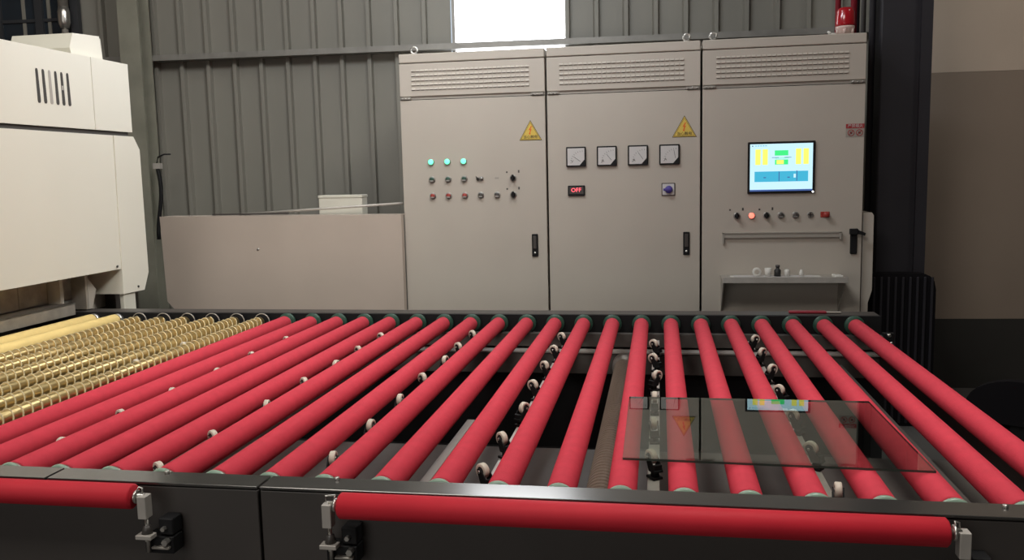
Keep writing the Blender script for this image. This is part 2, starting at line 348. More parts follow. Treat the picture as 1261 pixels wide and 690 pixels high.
def btn0(t, x, z, kind):
    b = MB().ring((x, -0.004, z), (0, 1, 0), 0.0145, 0.0085, 0.008, 'chromeb', 18)
    nm, lb = 'push_button', None
    if kind in ('green', 'redlamp'):
        b.lathe([(0.013, 0), (0.012, 0.009), (0.008, 0.013), (0, 0.014)], 'greenlit' if kind == 'green' else 'redlit', (x, -0.002, z), (0, -1, 0), 16)
        nm = 'pilot_light'; lb = 'lit green pilot light' if kind == 'green' else 'glowing red pilot light'
    elif kind == 'selector':
        b.lathe([(0.011, 0), (0.010, 0.010), (0, 0.010)], 'black', (x, -0.002, z), (0, -1, 0), 16)
        b.box((x-0.0035, -0.028, z-0.013), (x+0.0035, -0.010, z+0.014), 'black', 0.001); nm = 'selector_switch'; lb = 'black selector switch'
        for dx in (-0.028, 0.026): b.box((x+dx-0.004, -0.0008, z+0.022), (x+dx+0.003, 0.0, z+0.029+0.005*(dx > 0)), 'frame')
    elif kind == 'estop':
        b = MB().box((x-0.028, -0.004, z-0.016), (x+0.020, 0.0, z+0.016), 'redbtn', 0.002).lathe([(0.009, 0), (0.009, 0.012), (0.017, 0.014), (0.017, 0.022), (0.012, 0.027), (0, 0.028)], 'redbtn', (x, -0.003, z), (0, -1, 0), 18)
        nm = 'stop_button'; lb = 'dull red mushroom stop button'
    elif kind == 'cross':
        b = MB().ring((x, -0.003, z), (0, 1, 0), 0.013, 0.010, 0.006, 'chromeb', 16).box((x-0.010, -0.006, z-0.002), (x+0.010, -0.001, z+0.002), 'frame').box((x-0.002, -0.006, z-0.010), (x+0.002, -0.001, z+0.010), 'frame'); lb = 'small grey socket with cross mark'; nm = 'socket'
    elif kind == 'usb':
        b = MB().cyl((x-0.009, 0, z-0.002), (x-0.009, -0.008, z-0.002), 0.007, 'frame', 12).cyl((x+0.008, 0, z), (x+0.008, -0.010, z), 0.009, 'chromeb', 12).tube([(x-0.018, -0.003, z+0.009), (x-0.012, -0.008, z+0.004), (x-0.006, -0.008, z)], 0.0018, 'black', 6); lb = 'small capped socket pair'; nm = 'socket'
    elif kind == 'tag':
        b = MB().box((x-0.012, -0.001, z-0.005), (x+0.012, 0.0, z+0.005), 'shelf'); nm = 'blank_tag'; lb = 'faint grey tag'
    else:
        c = {'dark': 'frame', 'grey': 'chromeb', 'red': 'redbtn', 'grn': 'green'}[kind]
        b.lathe([(0.0105, 0), (0.0105, 0.009), (0.009, 0.011), (0, 0.011)], c, (x, -0.002, z), (0, -1, 0), 16)
        b.box((x-0.008, -0.0145, z-0.009), (x+0.008, -0.0125, z-0.003), 'chromeb')
    return put(nm, b, t, label=lb)
def warn(t, x, z, wd=0.132, h=0.115):
    y = -0.0025
    def tri(s, yy, m, mb):
        c = (x, z+h/3); P = [(x-wd/2, z), (x+wd/2, z), (x, z+h)]
        P = [(c[0]+(px-c[0])*s, c[1]+(pz-c[1])*s) for px, pz in P]
        mb.prism([(p[0], yy, p[1]) for p in P], (0, 0.001, 0), m)
    s = MB(); tri(1.0, y+0.001, 'signblack', s); tri(0.93, y, 'signyellow', s); tri(0.84, y-0.0006, 'signblack', s); tri(0.80, y-0.0012, 'signyellow', s)
    b = [(0.004, 0.082), (-0.010, 0.058), (-0.001, 0.058), (-0.007, 0.040), (-0.011, 0.042), (-0.004, 0.031), (0.003, 0.042), (-0.002, 0.041), (0.008, 0.063), (0.000, 0.063), (0.010, 0.080)]
    s.prism([(x+a*1.0, y-0.002, z+c2) for a, c2 in b], (0, 0.0006, 0), 'orange')
    merge(s, text_mb('当心触电', 0.021, 'signblack', (x, y-0.0015, z+0.019)))
    put('warning_sign', s, t, label='yellow triangular high voltage warning sign')
# cabinet 1: pilot lights and buttons
c1, d1 = cabinet(0, 'left beige control cabinet with three lit green pilot lights')
for x in (0.183, 0.282, 0.380): btn(c1, x, 1.588, 'green')
for x, kd in ((0.186, 'grn'), (0.284, 'grn'), (0.381, 'grn'), (0.474, 'usb'), (0.575, 'tag'), (0.672, 'selector')): btn(c1, x, 1.485, kd)
for x, kd in ((0.188, 'red'), (0.284, 'red'), (0.382, 'red'), (0.478, 'dark'), (0.575, 'dark'), (0.672, 'selector')): btn(c1, x, 1.388, kd)
warn(c1, 0.779, 1.698); lock(c1, 0.794, 1.090); eye(c1, 0.084)
# cabinet 2: meters
c2, d2 = cabinet(1, 'middle beige control cabinet with four square meters in a row')
for i in range(4):
    x0 = 0.113+i*0.1755; z0 = 1.540; a = 0.113
    s = MB().box((x0, -0.016, z0), (x0+a, 0, z0+a), 'black', 0.003)
    s.prism([(x0+0.008, -0.0165, z0+0.008), (x0+a-0.036, -0.0165, z0+0.008), (x0+a-0.008, -0.0165, z0+0.040), (x0+a-0.008, -0.0165, z0+a-0.008), (x0+0.008, -0.0165, z0+a-0.008)], (0, 0.002, 0), 'meterface')
    pv = (x0+a-0.020, z0+0.022)
    for q in range(9):      # scale ticks on a quarter arc about the pivot
        an = PI/2+q*PI/16; r1, r2 = 0.062, 0.070
        p = [(pv[0]+r*math.cos(an)+e*math.sin(an), pv[1]+r*math.sin(an)-e*math.cos(an)) for r, e in ((r1, -0.0008), (r2, -0.0008), (r2, 0.0008), (r1, 0.0008))]
        s.prism([(b[0], -0.0172, b[1]) for b in p], (0, 0.0005, 0), 'frame')
    an = PI/2+(0.95, 0.7, 0.6, 0.2)[i]
    s.tube([(pv[0]+0.014*math.cos(an), -0.018, pv[1]+0.014*math.sin(an)), (pv[0]+0.06*math.cos(an), -0.018, pv[1]+0.06*math.sin(an))], 0.0008, 'black', 4)
    merge(s, text_mb(('V', 'A', 'A', 'A')[i], 0.022, 'frame', (x0+0.035, -0.0172, z0+0.030)))
    m = put('panel_meter', s, c2)
s = MB().box((0.120, -0.012, 1.373), (0.218, 0, 1.433), 'black', 0.003).box((0.128, -0.0125, 1.385), (0.210, -0.012, 1.425), 'frame')
merge(s, text_mb('OFF', 0.034, 'digits', (0.168, -0.0135, 1.406))); put('digital_display', s, c2, label='small black display with red digits')
s = MB().box((0.652, -0.006, 1.365), (0.728, 0, 1.437), 'frame', 0.002).box((0.657, -0.008, 1.370), (0.723, -0.005, 1.432), 'meterface')
s.lathe([(0.022, 0), (0.020, 0.018), (0.014, 0.022), (0, 0.022)], 'blueknob', (0.692, -0.008, 1.400), (0, -1, 0), 20).box((0.662, -0.034, 1.393), (0.704, -0.026, 1.407), 'blueknob', 0.002)
put('rotary_switch', s, c2, label='violet blue rotary switch on a square plate')
warn(c2, 0.779, 1.691, 0.136, 0.12); lock(c2, 0.791, 1.093); eye(c2, 0.792)
# cabinet 3: monitor, buttons, shelf
c3, d3 = cabinet(2, 'right beige control cabinet with a lit monitor and a steel shelf')
ox = -2*CW
def X3(x): return x+ox
mo = put('monitor', MB().box((X3(1.996), -0.012, 1.367), (X3(2.355), 0.0, 1.652), 'black', 0.003), c3, label='black-framed monitor')
sx0, sx1, sz0, sz1 = X3(2.008), X3(2.342), 1.380, 1.640
def sb(mb, u0, v0, u1, v1, m, l):
    mb.box((sx0+(sx1-sx0)*u0, -0.0125-l*0.0004, sz1-(sz1-sz0)*v0), (sx0+(sx1-sx0)*u1, -0.012, sz1-(sz1-sz0)*v1), m)
s = MB(); sb(s, 0, 0, 1, 1, 'scr', 0)
for u in (0.085, 0.20, 0.73, 0.85): sb(s, u, 0.11, u+0.085, 0.44, 'scr_y', 1)
sb(s, 0.395, 0.14, 0.61, 0.25, 'scr_g', 1); sb(s, 0.40, 0.335, 0.61, 0.44, 'scr_g', 1); sb(s, 0.425, 0.345, 0.54, 0.43, 'scr_y', 2)
sb(s, 0.35, 0.285, 0.46, 0.295, 'scr_d', 1); sb(s, 0.55, 0.285, 0.66, 0.295, 'scr_d', 1); sb(s, 0.40, 0.30, 0.62, 0.31, 'scr_g', 1)
sb(s, 0.075, 0.58, 0.93, 0.80, 'scr_b', 1); sb(s, 0.462, 0.59, 0.475, 0.79, 'scr_d', 2); sb(s, 0.745, 0.57, 0.757, 0.79, 'scr_d', 2); sb(s, 0.70, 0.64, 0.735, 0.72, 'scr', 2)
for u, v in ((0.22, 0.70), (0.60, 0.70)): sb(s, u, v, u+0.04, v+0.02, 'scr_d', 2)
sb(s, 0.0, 0.965, 1.0, 1.0, 'scr_d', 1); sb(s, 0.03, 0.03, 0.05, 0.05, 'scr_d', 1)
for q in range(5): sb(s, 0.08+q*0.04, 0.032, 0.108+q*0.04, 0.046, 'scr_b', 1)
put('screen', s, mo, label='lit pale blue screen with yellow and green blocks')
put('indicator_light', MB().cyl((X3(2.345), -0.010, 1.374), (X3(2.345), -0.015, 1.374), 0.005, 'led', 10), mo)
for x, kd in ((1.940, 'selector'), (2.020, 'redlamp'), (2.100, 'selector'), (2.178, 'dark'), (2.256, 'dark'), (2.336, 'cross'), (2.418, 'estop')): btn(c3, X3(x), 1.246, kd)
# handle, recessed rail, shelf with brackets
put('door_handle', MB().box((X3(2.548), -0.014, 1.026), (X3(2.584), 0.0, 1.155), 'black', 0.004).box((X3(2.540), -0.035, 1.135), (X3(2.585), -0.014, 1.168), 'black', 0.004).prism([(X3(2.58), -0.03, 1.163), (X3(2.625), -0.03, 1.143), (X3(2.62), -0.03, 1.128), (X3(2.58), -0.03, 1.140)], (0, 0.012, 0), 'black'), c3, label='black swing door handle')
put('recess_rail', MB().box((X3(1.862), -0.020, 1.146), (X3(2.50), 0.0, 1.152), 'shelf').box((X3(1.862), -0.016, 1.122), (X3(2.50), -0.012, 1.146), 'shelf').box((X3(1.862), -0.020, 1.09), (X3(1.870), 0.0, 1.15), 'shelf').box((X3(2.49), -0.020, 1.11), (X3(2.50), 0.0, 1.15), 'shelf'), c3)
put('shelf', MB().box((X3(1.85), -0.22, 0.905), (X3(2.50), 0.0, 0.911), 'shelf', 0.001).box((X3(1.85), -0.223, 0.892), (X3(2.50), -0.218, 0.925), 'alum', 0.001), c3)
for xa in (1.855, 2.49):
    put('shelf_bracket', MB().prism([(X3(xa), 0.0, 0.905), (X3(xa), -0.20, 0.905), (X3(xa), 0.0, 0.70)], (0.006, 0, 0), 'shelf'), c3)
s = MB().box((X3(2.513), -0.002, 1.712), (X3(2.608), 0, 1.736), 'signred')
merge(s, text_mb('严禁烟火', 0.020, 'meterface', (X3(2.561), -0.0025, 1.724)))
s.box((X3(2.513), -0.0012, 1.664), (X3(2.608), 0, 1.712), 'shelf')
for xx in (2.540, 2.583):
    s.ring((X3(xx), -0.002, 1.688), (0, 1, 0), 0.018, 0.0145, 0.001, 'signred', 20)
    s.prism([(X3(xx)-0.013, -0.0025, 1.676), (X3(xx)-0.010, -0.0025, 1.674), (X3(xx)+0.013, -0.0025, 1.700), (X3(xx)+0.010, -0.0025, 1.702)], (0, 0.0005, 0), 'signred')
    s.box((X3(xx)-0.006, -0.0022, 1.682), (X3(xx)+0.006, -0.0018, 1.694), 'frame')
put('safety_notice', s, c3, label='small red and white safety notice with two round symbols')
eye(c3, X3(1.809)); 
s = MB().cyl((X3(2.44), 0.05, CH), (X3(2.44), 0.05, CH+0.01), 0.02, 'white', 12).lathe([(0.0, 0.0), (0.012, 0.002), (0.012, 0.010), (0, 0.014)], 'white', (X3(2.42), 0.04, CH+0.008), (0.6, 0, 0.8), 10)
put('lifting_eye', s, c3, label='white capped lifting eye')
# side box on the right of cabinet three
t = thing('side_box', 'narrow beige box attached at the right side of the monitor cabinet', 'box', (1.058, 3.285, 0))
put('shell', MB().prism([(0, 0, 0.0), (0.035, 0, 0.0), (0.038, 0, 0.75), (0.058, 0, 0.82), (0.058, 0, 1.235), (0.048, 0, 1.252), (0, 0, 1.252)], (0, 0.30, 0), 'beige'), t)
put('edge_strip', MB().box((0.0, -0.004, 0.3), (0.006, 0, 1.24), 'alum'), t)
# things on the shelf
sy = CY-0.12
def X3w(x): return CX+x
s = put('paper_stack', MB().box((X3w(1.90), sy-0.07, 0.9255), (X3w(2.38), sy+0.06, 0.929), 'white').box((X3w(1.92), sy-0.06, 0.929), (X3w(2.34), sy+0.05, 0.932), 'meterface'), None); tag(s, 'flat white papers on the steel shelf of the monitor cabinet', 'papers')
for v in s.data.vertices: v.co.z -= 0.0145
t = thing('tape_roll', 'small clear tape roll on the papers on the shelf', 'tape', (X3w(2.04), sy, 0.9175))
put('roll', MB().ring((0, 0, 0.024), (0, 1, 0), 0.024, 0.014, 0.02, 'white', 20), t)
t = thing('mug', 'small white cup beside the dark puck on the shelf', 'cup', (X3w(2.10), sy, 0.9175))
put('cup_body', MB().lathe([(0.0, 0.0), (0.016, 0), (0.019, 0.045), (0.017, 0.045), (0.014, 0.004), (0, 0.004)], 'white', (0, 0, 0), (0, 0, 1), 16), t)
t = thing('ink_bottle', 'small dark bottle standing on the shelf papers', 'bottle', (X3w(2.15), sy, 0.9175))
put('bottle_body', MB().lathe([(0, 0), (0.018, 0), (0.018, 0.034), (0.009, 0.042), (0.009, 0.050), (0, 0.050)], 'signblack', (0, 0, 0), (0, 0, 1), 16), t)
put('bottle_cap', MB().cyl((0, 0, 0.050), (0, 0, 0.062), 0.012, 'frame', 12), t)
t = thing('white_jar', 'small white jar right of the dark bottle on the shelf', 'jar', (X3w(2.20), sy, 0.9175))
put('jar_body', MB().lathe([(0, 0), (0.014, 0), (0.015, 0.03), (0.010, 0.038), (0, 0.038)], 'white', (0, 0, 0), (0, 0, 1), 14), t)
t = thing('white_jar', 'tiny white jar farther right on the shelf papers', 'jar', (X3w(2.275), sy, 0.9175))
put('jar_body', MB().lathe([(0, 0), (0.011, 0), (0.011, 0.02), (0.006, 0.036), (0, 0.036)], 'white', (0, 0, 0), (0, 0, 1), 14), t)
s = put('cloth', MB().box((X3w(2.445), sy-0.03, 0.9115), (X3w(2.49), sy+0.03, 0.924), 'white', 0.004).box((X3w(2.435), sy-0.02, 0.9115), (X3w(2.452), sy+0.01, 0.930), 'white', 0.004)); tag(s, 'crumpled white wipe at the right end of the shelf', 'cloth')
# red beacon on top of cabinet three
t = thing('alarm_beacon', 'glossy red alarm beacon on top of the monitor cabinet', 'beacon', (CX+2.510, CY+0.07, CH))
put('base', MB().lathe([(0.0, 0), (0.044, 0), (0.044, 0.028), (0.050, 0.034), (0.050, 0.046), (0, 0.046)], 'pinkbase', (0, 0, 0), (0, 0, 1), 24), t)
for i in range(6):
    a = i*PI/3+0.3; put('lug', MB().cyl((0.044*math.cos(a), 0.044*math.sin(a), 0.004), (0.044*math.cos(a), 0.044*math.sin(a), 0.032), 0.008, 'pinkbase', 8), t)
put('dome', MB().lathe([(0.050, 0.046), (0.051, 0.06), (0.047, 0.125), (0.040, 0.140), (0.028, 0.146), (0, 0.148)], 'redgloss', (0, 0, 0), (0, 0, 1), 24), t)
t = thing('fire_pipe', 'pair of dark red pipes rising behind the red beacon', 'pipe', (CX+2.52, CY+0.28, 0))
put('riser', MB().cyl((0.075, 0, CH+0.0005), (0.11, 0, 5.5), 0.018, 'redpipe', 12), t)
put('riser', MB().cyl((0.0, 0.05, CH+0.001), (0.02, 0.05, 5.5), 0.016, 'redpipe', 12), t)
put('pipe_clamp', MB().box((-0.03, -0.03, CH), (0.12, 0.09, CH+0.012), 'frame'), t)

# ------------------------------------------------------------------ low beige panel, box and rod behind the table
t = thing('sheet_metal_panel', 'long low beige sheet metal panel left of the cabinets', 'panel', (-3.10, 3.20, 0))
put('face_sheet', MB().prism([(0, 0, 0.76), (0.05, 0, 0.705), (1.545, 0, 0.70), (1.545, 0, 1.283), (-0.012, 0, 1.292)], (0, 0.05, 0), 'beige_sheet'), t)
put('top_lip', MB().prism([(-0.012, 0.05, 1.288), (1.545, 0.05, 1.279), (1.545, 0.05, 1.283), (-0.012, 0.05, 1.292)], (0, 0.10, 0), 'beige_sheet'), t)
for x in (0.10, 0.8, 1.44): put('leg', MB().box((x, 0.01, 0), (x+0.05, 0.05, 0.72), 'frame'), t)
put('rivet', MB().cyl((0.63, -0.003, 1.085), (0.63, 0, 1.085), 0.008, 'alum', 10), t)
t = thing('junction_box', 'small grey box standing behind the low beige panel', 'box', (-2.13, 3.36, 0))
put('shell', MB().box((0, 0, 1.15), (0.28, 0.10, 1.398), 'cream_shade', 0.003), t)
put('lid', MB().box((-0.003, -0.004, 1.385), (0.283, 0.10, 1.402), 'cream_shade', 0.002), t)
put('wall_arm', MB().box((0.1, 0.10, 1.2), (0.16, 0.93, 1.24), 'purlin'), t)
s = put('grey_rod', MB().cyl((-2.63, 3.30, 1.294), (-1.575, 3.31, 1.347), 0.0075, 'alum', 10)); tag(s, 'thin pale rod leaning from the panel top to the left cabinet', 'rod')
s = put('dark_lath', MB().box((-2.80, 3.275, 1.292), (-2.30, 3.295, 1.302), 'frame')); tag(s, 'short dark strip lying on the top edge of the beige panel', 'strip')

# ------------------------------------------------------------------ cream furnace machine at the left
FX = -2.75
fm = thing('furnace', 'large cream furnace housing standing over the left end of the rollers', 'machine', (FX, 0, 0))
def poly_x(pts, x0, d, m): return MB().prism([(x0, y, z) for y, z in pts], (d, 0, 0), m)
put('lower_cover', poly_x([(-0.6, 1.072), (2.238, 1.072), (2.252, 1.744), (-0.6, 1.744)], 0, -1.2, 'cream'), fm)
put('side_cover', poly_x([(2.236, 0.942), (2.420, 0.940), (2.468, 1.03), (2.468, 1.676), (2.420, 1.744), (2.256, 1.744)], 0.004, -1.2, 'cream'), fm)
put('upper_cover', poly_x([(-0.6, 1.766), (2.118, 1.766), (2.122, 2.112), (-0.6, 2.112)], 0, -1.2, 'cream'), fm)
put('upper_end_cover', poly_x([(2.121, 1.766), (2.418, 1.766), (2.420, 2.112), (2.125, 2.112)], 0.0015, -1.2, 'cream'), fm)
put('seam_core', MB().box((-1.19, -0.59, 1.74), (-0.012, 2.40, 1.77), 'groove'), fm)
put('back_body', MB().box((-1.19, -0.59, 0.92), (-0.25, 2.235, 1.08), 'brick'), fm)
for i in range(6):
    y0 = 1.741+i*0.0405
    vs = MB(); w_ = 0.0075; z0, z1 = 1.866, 2.016
    P = [(y0-w_, z0+0.008), (y0-w_*0.5, z0), (y0+w_*0.5+0.004, z0), (y0+w_+0.004, z0+0.008), (y0+w_, z1-0.008), (y0+w_*0.5, z1), (y0-w_*0.5, z1), (y0-w_, z1-0.008)]
    vs.prism([(0.0018, y, z) for y, z in P], (-0.0015, 0, 0), 'groove' if i != 2 else 'shelf')
    if i == 4: vs.box((0.0016, y0-0.006, 1.935), (0.0025, y0+0.006, 1.955), 'shelf')
    put('vent_slot', vs, fm)
put('top_duct', MB().prism([(-0.06, 2.067, 2.112), (-0.06, 2.055, 2.150), (-0.06, 2.085, 2.222), (-0.06, 2.300, 2.226), (-0.06, 2.310, 2.112)], (-0.32, 0, 0), 'cream_shade'), fm)
put('top_duct_face', MB().prism([(-0.059, 2.067, 2.112), (-0.059, 2.055, 2.150), (-0.059, 2.085, 2.222), (-0.059, 2.285, 2.235), (-0.059, 2.300, 2.112)], (0.003, 0, 0), 'cream'), fm)
for y, z in ((2.20, 1.088), (2.365, 0.965)): put('screw', MB().cyl((0.004, y, z), (0.008, y, z), 0.006, 'groove', 8), fm)
gb = put('guide_beam', MB().box((-0.125, -0.6, 0.874), (-0.10, 2.0, 0.932), 'steel_dull', 0.002).box((-0.20, -0.6, 0.926), (-0.10, 2.0, 0.932), 'steel_dull'), fm)
for i in range(12): put('brick', MB().box((-0.24+0.006*(i % 2), -0.55+i*0.23, 0.936), (-0.20+0.006*(i % 2), -0.55+i*0.23+0.222, 1.070), 'brick', 0.004), fm)
for i in range(5): put('support_bracket', MB().box((-0.199, 0.02+i*0.48, 0.933), (-0.13, 0.045+i*0.48, 1.07), 'alum', 0.002), fm)
put('end_bracket', MB().box((-0.16, 2.06, 0.89), (-0.08, 2.075, 1.06), 'steel_dull', 0.002).prism([(-0.08, 2.075, 0.89), (-0.08, 2.075, 1.05), (-0.08, 2.14, 0.98), (-0.08, 2.10, 0.89)], (-0.01, 0, 0), 'shelf'), fm)
put('back_plate', MB().box((-0.25, 2.20, 0.86), (-0.19, 2.47, 1.07), 'shelf'), fm)
put('foot', MB().box((-0.03, 2.25, 0.0), (-0.005, 2.35, 0.941), 'cream_shade', 0.003), fm)
put('foot', MB().box((-0.25, 2.36, 0.0), (-0.13, 2.46, 0.94), 'frame_in', 0.003), fm)
put('foot', MB().box((-1.15, -0.5, 0.0), (-1.0, -0.35, 1.07), 'frame_in', 0.003), fm)
put('foot', MB().box((-1.15, 2.2, 0.0), (-1.0, 2.35, 1.07), 'frame_in', 0.003), fm)

# ------------------------------------------------------------------ the roller table
RP = 0.125; H = 0.85
tb = thing('roller_table', 'long charcoal steel frame of the roller conveyor table', 'table frame')
XL, XR = -3.6, 0.86
segs = [(XL, -1.352), (-1.346, -0.864), (-0.858, XR)]
for i, (a, b) in enumerate(segs):
    put('top_rail', MB().box((a, -0.152, 0.874), (b, -0.086, 0.880), 'frametop', 0.001), tb)
put('front_panel', MB().box((XL, -0.150, 0.20), (-0.864, -0.140, 0.871), 'frame', 0.0015), tb)
put('front_panel', MB().box((-0.858, -0.150, 0.20), (XR, -0.140, 0.871), 'frame', 0.0015), tb)
put('seam_backing', MB().box((XL, -0.138, 0.22), (XR, -0.095, 0.8735), 'groove'), tb)
for x, y in ((-0.713, -0.094), (-1.099, -0.094), (0.575, -0.104), (-1.60, -0.095)):
    put('bolt', MB().cyl((x, y, 0.880), (x, y, 0.885), 0.0055, 'steel', 8), tb)
put('back_rail', MB().box((XL, 2.03, 0.876), (XR, 2.13, 0.884), 'frame', 0.001).box((XL, 2.10, 0.60), (XR, 2.13, 0.876), 'frame'), tb)
put('back_bearing_band', MB().box((XL, 2.005, 0.80), (XR, 2.03, 0.884), 'black'), tb)
put('back_skirt', MB().box((XL, 1.96, 0.752), (XR, 2.0, 0.808), 'frame_in'), tb)
put('back_ledge', MB().box((XL, 1.90, 0.735), (XR, 1.985, 0.741), 'alum'), tb)
put('back_skirt', MB().box((XL, 1.905, 0.645), (XR, 1.93, 0.733), 'frame_in'), tb)
put('back_shade_sheet', MB().box((XL, 1.93, 0.15), (XR, 1.94, 0.645), 'black'), tb)  # added black sheet standing in for the deep shade under the table
put('front_bearing_band', MB().box((XL, -0.094, 0.70), (XR, -0.083, 0.862), 'frame_in'), tb)
put('base_tray', MB().box((-3.4, 0.0, 0.60), (XR-0.05, 0.95, 0.62), 'frame_in').box((-3.4, 0.94, 0.50), (XR-0.05, 0.955, 0.60), 'black').box((-3.4, 0.955, 0.30), (XR-0.05, 1.925, 0.31), 'black'), tb)  # black boxes behind the tray are added to keep the underside in shade
for x in (-0.665, 0.675): put('long_member', MB().box((x-0.013, -0.08, 0.68), (x+0.013, (0.98 if x < 0 else 1.9), 0.70), 'shelf' if x < 0 else 'frame_in', 0.001), tb)
put('side_beam', MB().box((0.835, -0.08, 0.70), (0.86, 2.0, 0.80), 'frame'), tb)
for x in (-3.3, -1.9, -0.86, 0.80):
    for y in (-0.08, 2.04): put('leg', MB().box((x, y, 0.0), (x+0.05, y+0.05, 0.8), 'frame'), tb)
# central pipe
s = thing('cross_pipe', 'thick brown grey pipe lying low between two red rollers', 'pipe', (-0.195, 0, 0.69))
put('pipe_body', MB().lathe([((0.0405, 0.0385)[(q//2) % 2], (q//2+(q % 2)*0.9)*0.0115) for q in range(298)], 'pipe', (0, 0.10, 0), (0, 1, 0), 24, smooth=False), s)
put('end_boss', MB().cyl((0, 1.82, 0), (0, 1.90, 0), 0.050, 'steel_dull', 20), s)
put('end_boss', MB().cyl((0, 0.02, 0), (0, 0.10, 0), 0.050, 'steel_dull', 20), s)
rows = [(-0.4335, [0.085, 0.325, 0.61, 0.885, 1.16, 1.44, 1.70], 'in the caster row left of the brown pipe'),
        (-0.0625, [0.22, 0.49, 0.76, 1.04, 1.31, 1.57], 'in the row under the left half of the glass'),
        (0.3125, [0.04, 0.32, 0.60, 0.877, 1.16, 1.43, 1.685], 'in the rightmost caster row'),
        (-0.8125, [0.13, 0.40, 0.67, 0.95, 1.22, 1.47, 1.73], 'in the fourth row from the right'),
        (-1.1875, [0.02, 0.27, 0.57, 0.86, 1.12, 1.38, 1.66], 'in the fifth row from the right'),
        (-1.5625, [0.17, 0.44, 0.69, 0.97, 1.25, 1.56], 'in the sixth row from the right'),
        (-1.9375, [1.09, 1.42], 'in the row among the brass rollers')]
for x, ys, _ in rows:
    put('caster_rail', MB().box((x-0.014, -0.07, 0.775), (x+0.014, 1.90, 0.795), 'alum', 0.001), tb)
# casters
cproto = thing('caster', '', 'caster', (0, 0, 0.785), 0, 'white casters between the rollers')
put('base', MB().box((-0.013, -0.020, 0.0105), (0.013, 0.012, 0.017), 'black', 0.001).cyl((0, -0.006, 0.016), (0, -0.006, 0.030), 0.010, 'black', 10), cproto)
f = MB().box((-0.012, -0.022, 0.028), (0.012, 0.004, 0.034), 'black', 0.001)
for sx in (-1, 1): f.prism([(sx*0.0105-0.0012, -0.022, 0.030), (sx*0.0105-0.0012, -0.010, 0.050), (sx*0.0105-0.0012, 0.006, 0.067), (sx*0.0105-0.0012, 0.016, 0.064), (sx*0.0105-0.0012, 0.012, 0.050), (sx*0.0105-0.0012, 0.004, 0.030)], (0.0024, 0, 0), 'black')
f.box((-0.010, -0.020, 0.034), (0.010, -0.012, 0.046), 'black')
put('fork', f, cproto)
wh = put('tyre', MB().ring((0, 0.010, 0.059), (1, 0, 0), 0.0175, 0.0105, 0.014, 'wheel', 22), cproto)
put('hub', MB().cyl((-0.006, 0.010, 0.059), (0.006, 0.010, 0.059), 0.0112, 'black', 14).cyl((-0.012, 0.010, 0.059), (0.012, 0.010, 0.059), 0.004, 'steel', 8), cproto)
yaw = {(0, 0): 0.9, (0, 1): 0.8, (0, 2): -0.6, (0, 3): 1.1, (0, 4): 0.9, (0, 5): 1.2, (0, 6): 1.0, (1, 0): 0.6, (1, 1): 0.1, (1, 2): 0.0, (1, 3): -0.8, (1, 4): 1.1, (1, 5): 1.0, (2, 0): -0.1, (2, 1): 1.0, (2, 2): 0.9, (2, 3): 0.9, (2, 4): -1.0, (2, 5): -0.8, (2, 6): -1.1, (3, 0): 0.1, (3, 1): -0.1, (3, 2): 0.0}
first = True
for ri, (x, ys, where) in enumerate(rows):
    for j, y in enumerate(ys):
        c = cproto if first else copy_tree(cproto); first = False
        c.location = (x, y, 0.785); c.rotation_euler = (0, 0, yaw.get((ri, j), random.choice((0.9, -0.2, 1.2, 0.2, 1.0))))
        c['label'] = 'off-white caster, %s from the front %s' % (ORD[j], where)

# rollers
def roller(sleeve_mb, kind, label, group):
    t = thing('conveyor_roller', label, 'roller', (0, 0, H), 0, group)
    put('sleeve', sleeve_mb, t)
    put('shaft', MB().cyl((0, -0.082, 0), (0, 2.004, 0), 0.010, 'steel', 12), t)
    return t
RR = 0.0305
def tubeprof(y0, y1, r, m, n=28): return MB().lathe([(0.0, 0), (r-0.003, 0), (r, 0.003), (r, y1-y0-0.003), (r-0.003, y1-y0), (0, y1-y0)], m, (0, y0, 0), (0, 1, 0), n, caps=False)
rproto = roller(tubeprof(-0.058, 1.955, RR, 'red'), 'red', '', 'red conveyor rollers')
put('collar', MB().cyl((0, 1.955, 0), (0, 1.972, 0), 0.024, 'steel_dull', 20), rproto)
put('flange', MB().ring((0, 1.980, 0), (0, 1, 0), 0.0405, 0.011, 0.014, 'green', 28), rproto, label='dark green flange')
put('end_ring', MB().cyl((0, -0.066, 0), (0, -0.058, 0), 0.027, 'steel', 20), rproto)
put('flange', MB().ring((0, -0.073, 0), (0, 1, 0), 0.0325, 0.011, 0.012, 'greenpale', 28), rproto, label='pale green flange')
for i in range(21):
    c = rproto if i == 0 else copy_tree(rproto)
    c.location = ((i-14)*RP, 0, H); k = 20-i
    c['label'] = 'red-sleeved conveyor roller, rightmost of the red rollers' if k == 0 else ('red-sleeved conveyor roller beside the spiral brass rollers' if i == 0 else 'red-sleeved conveyor roller, %s from the right end of the table' % ORD[k])
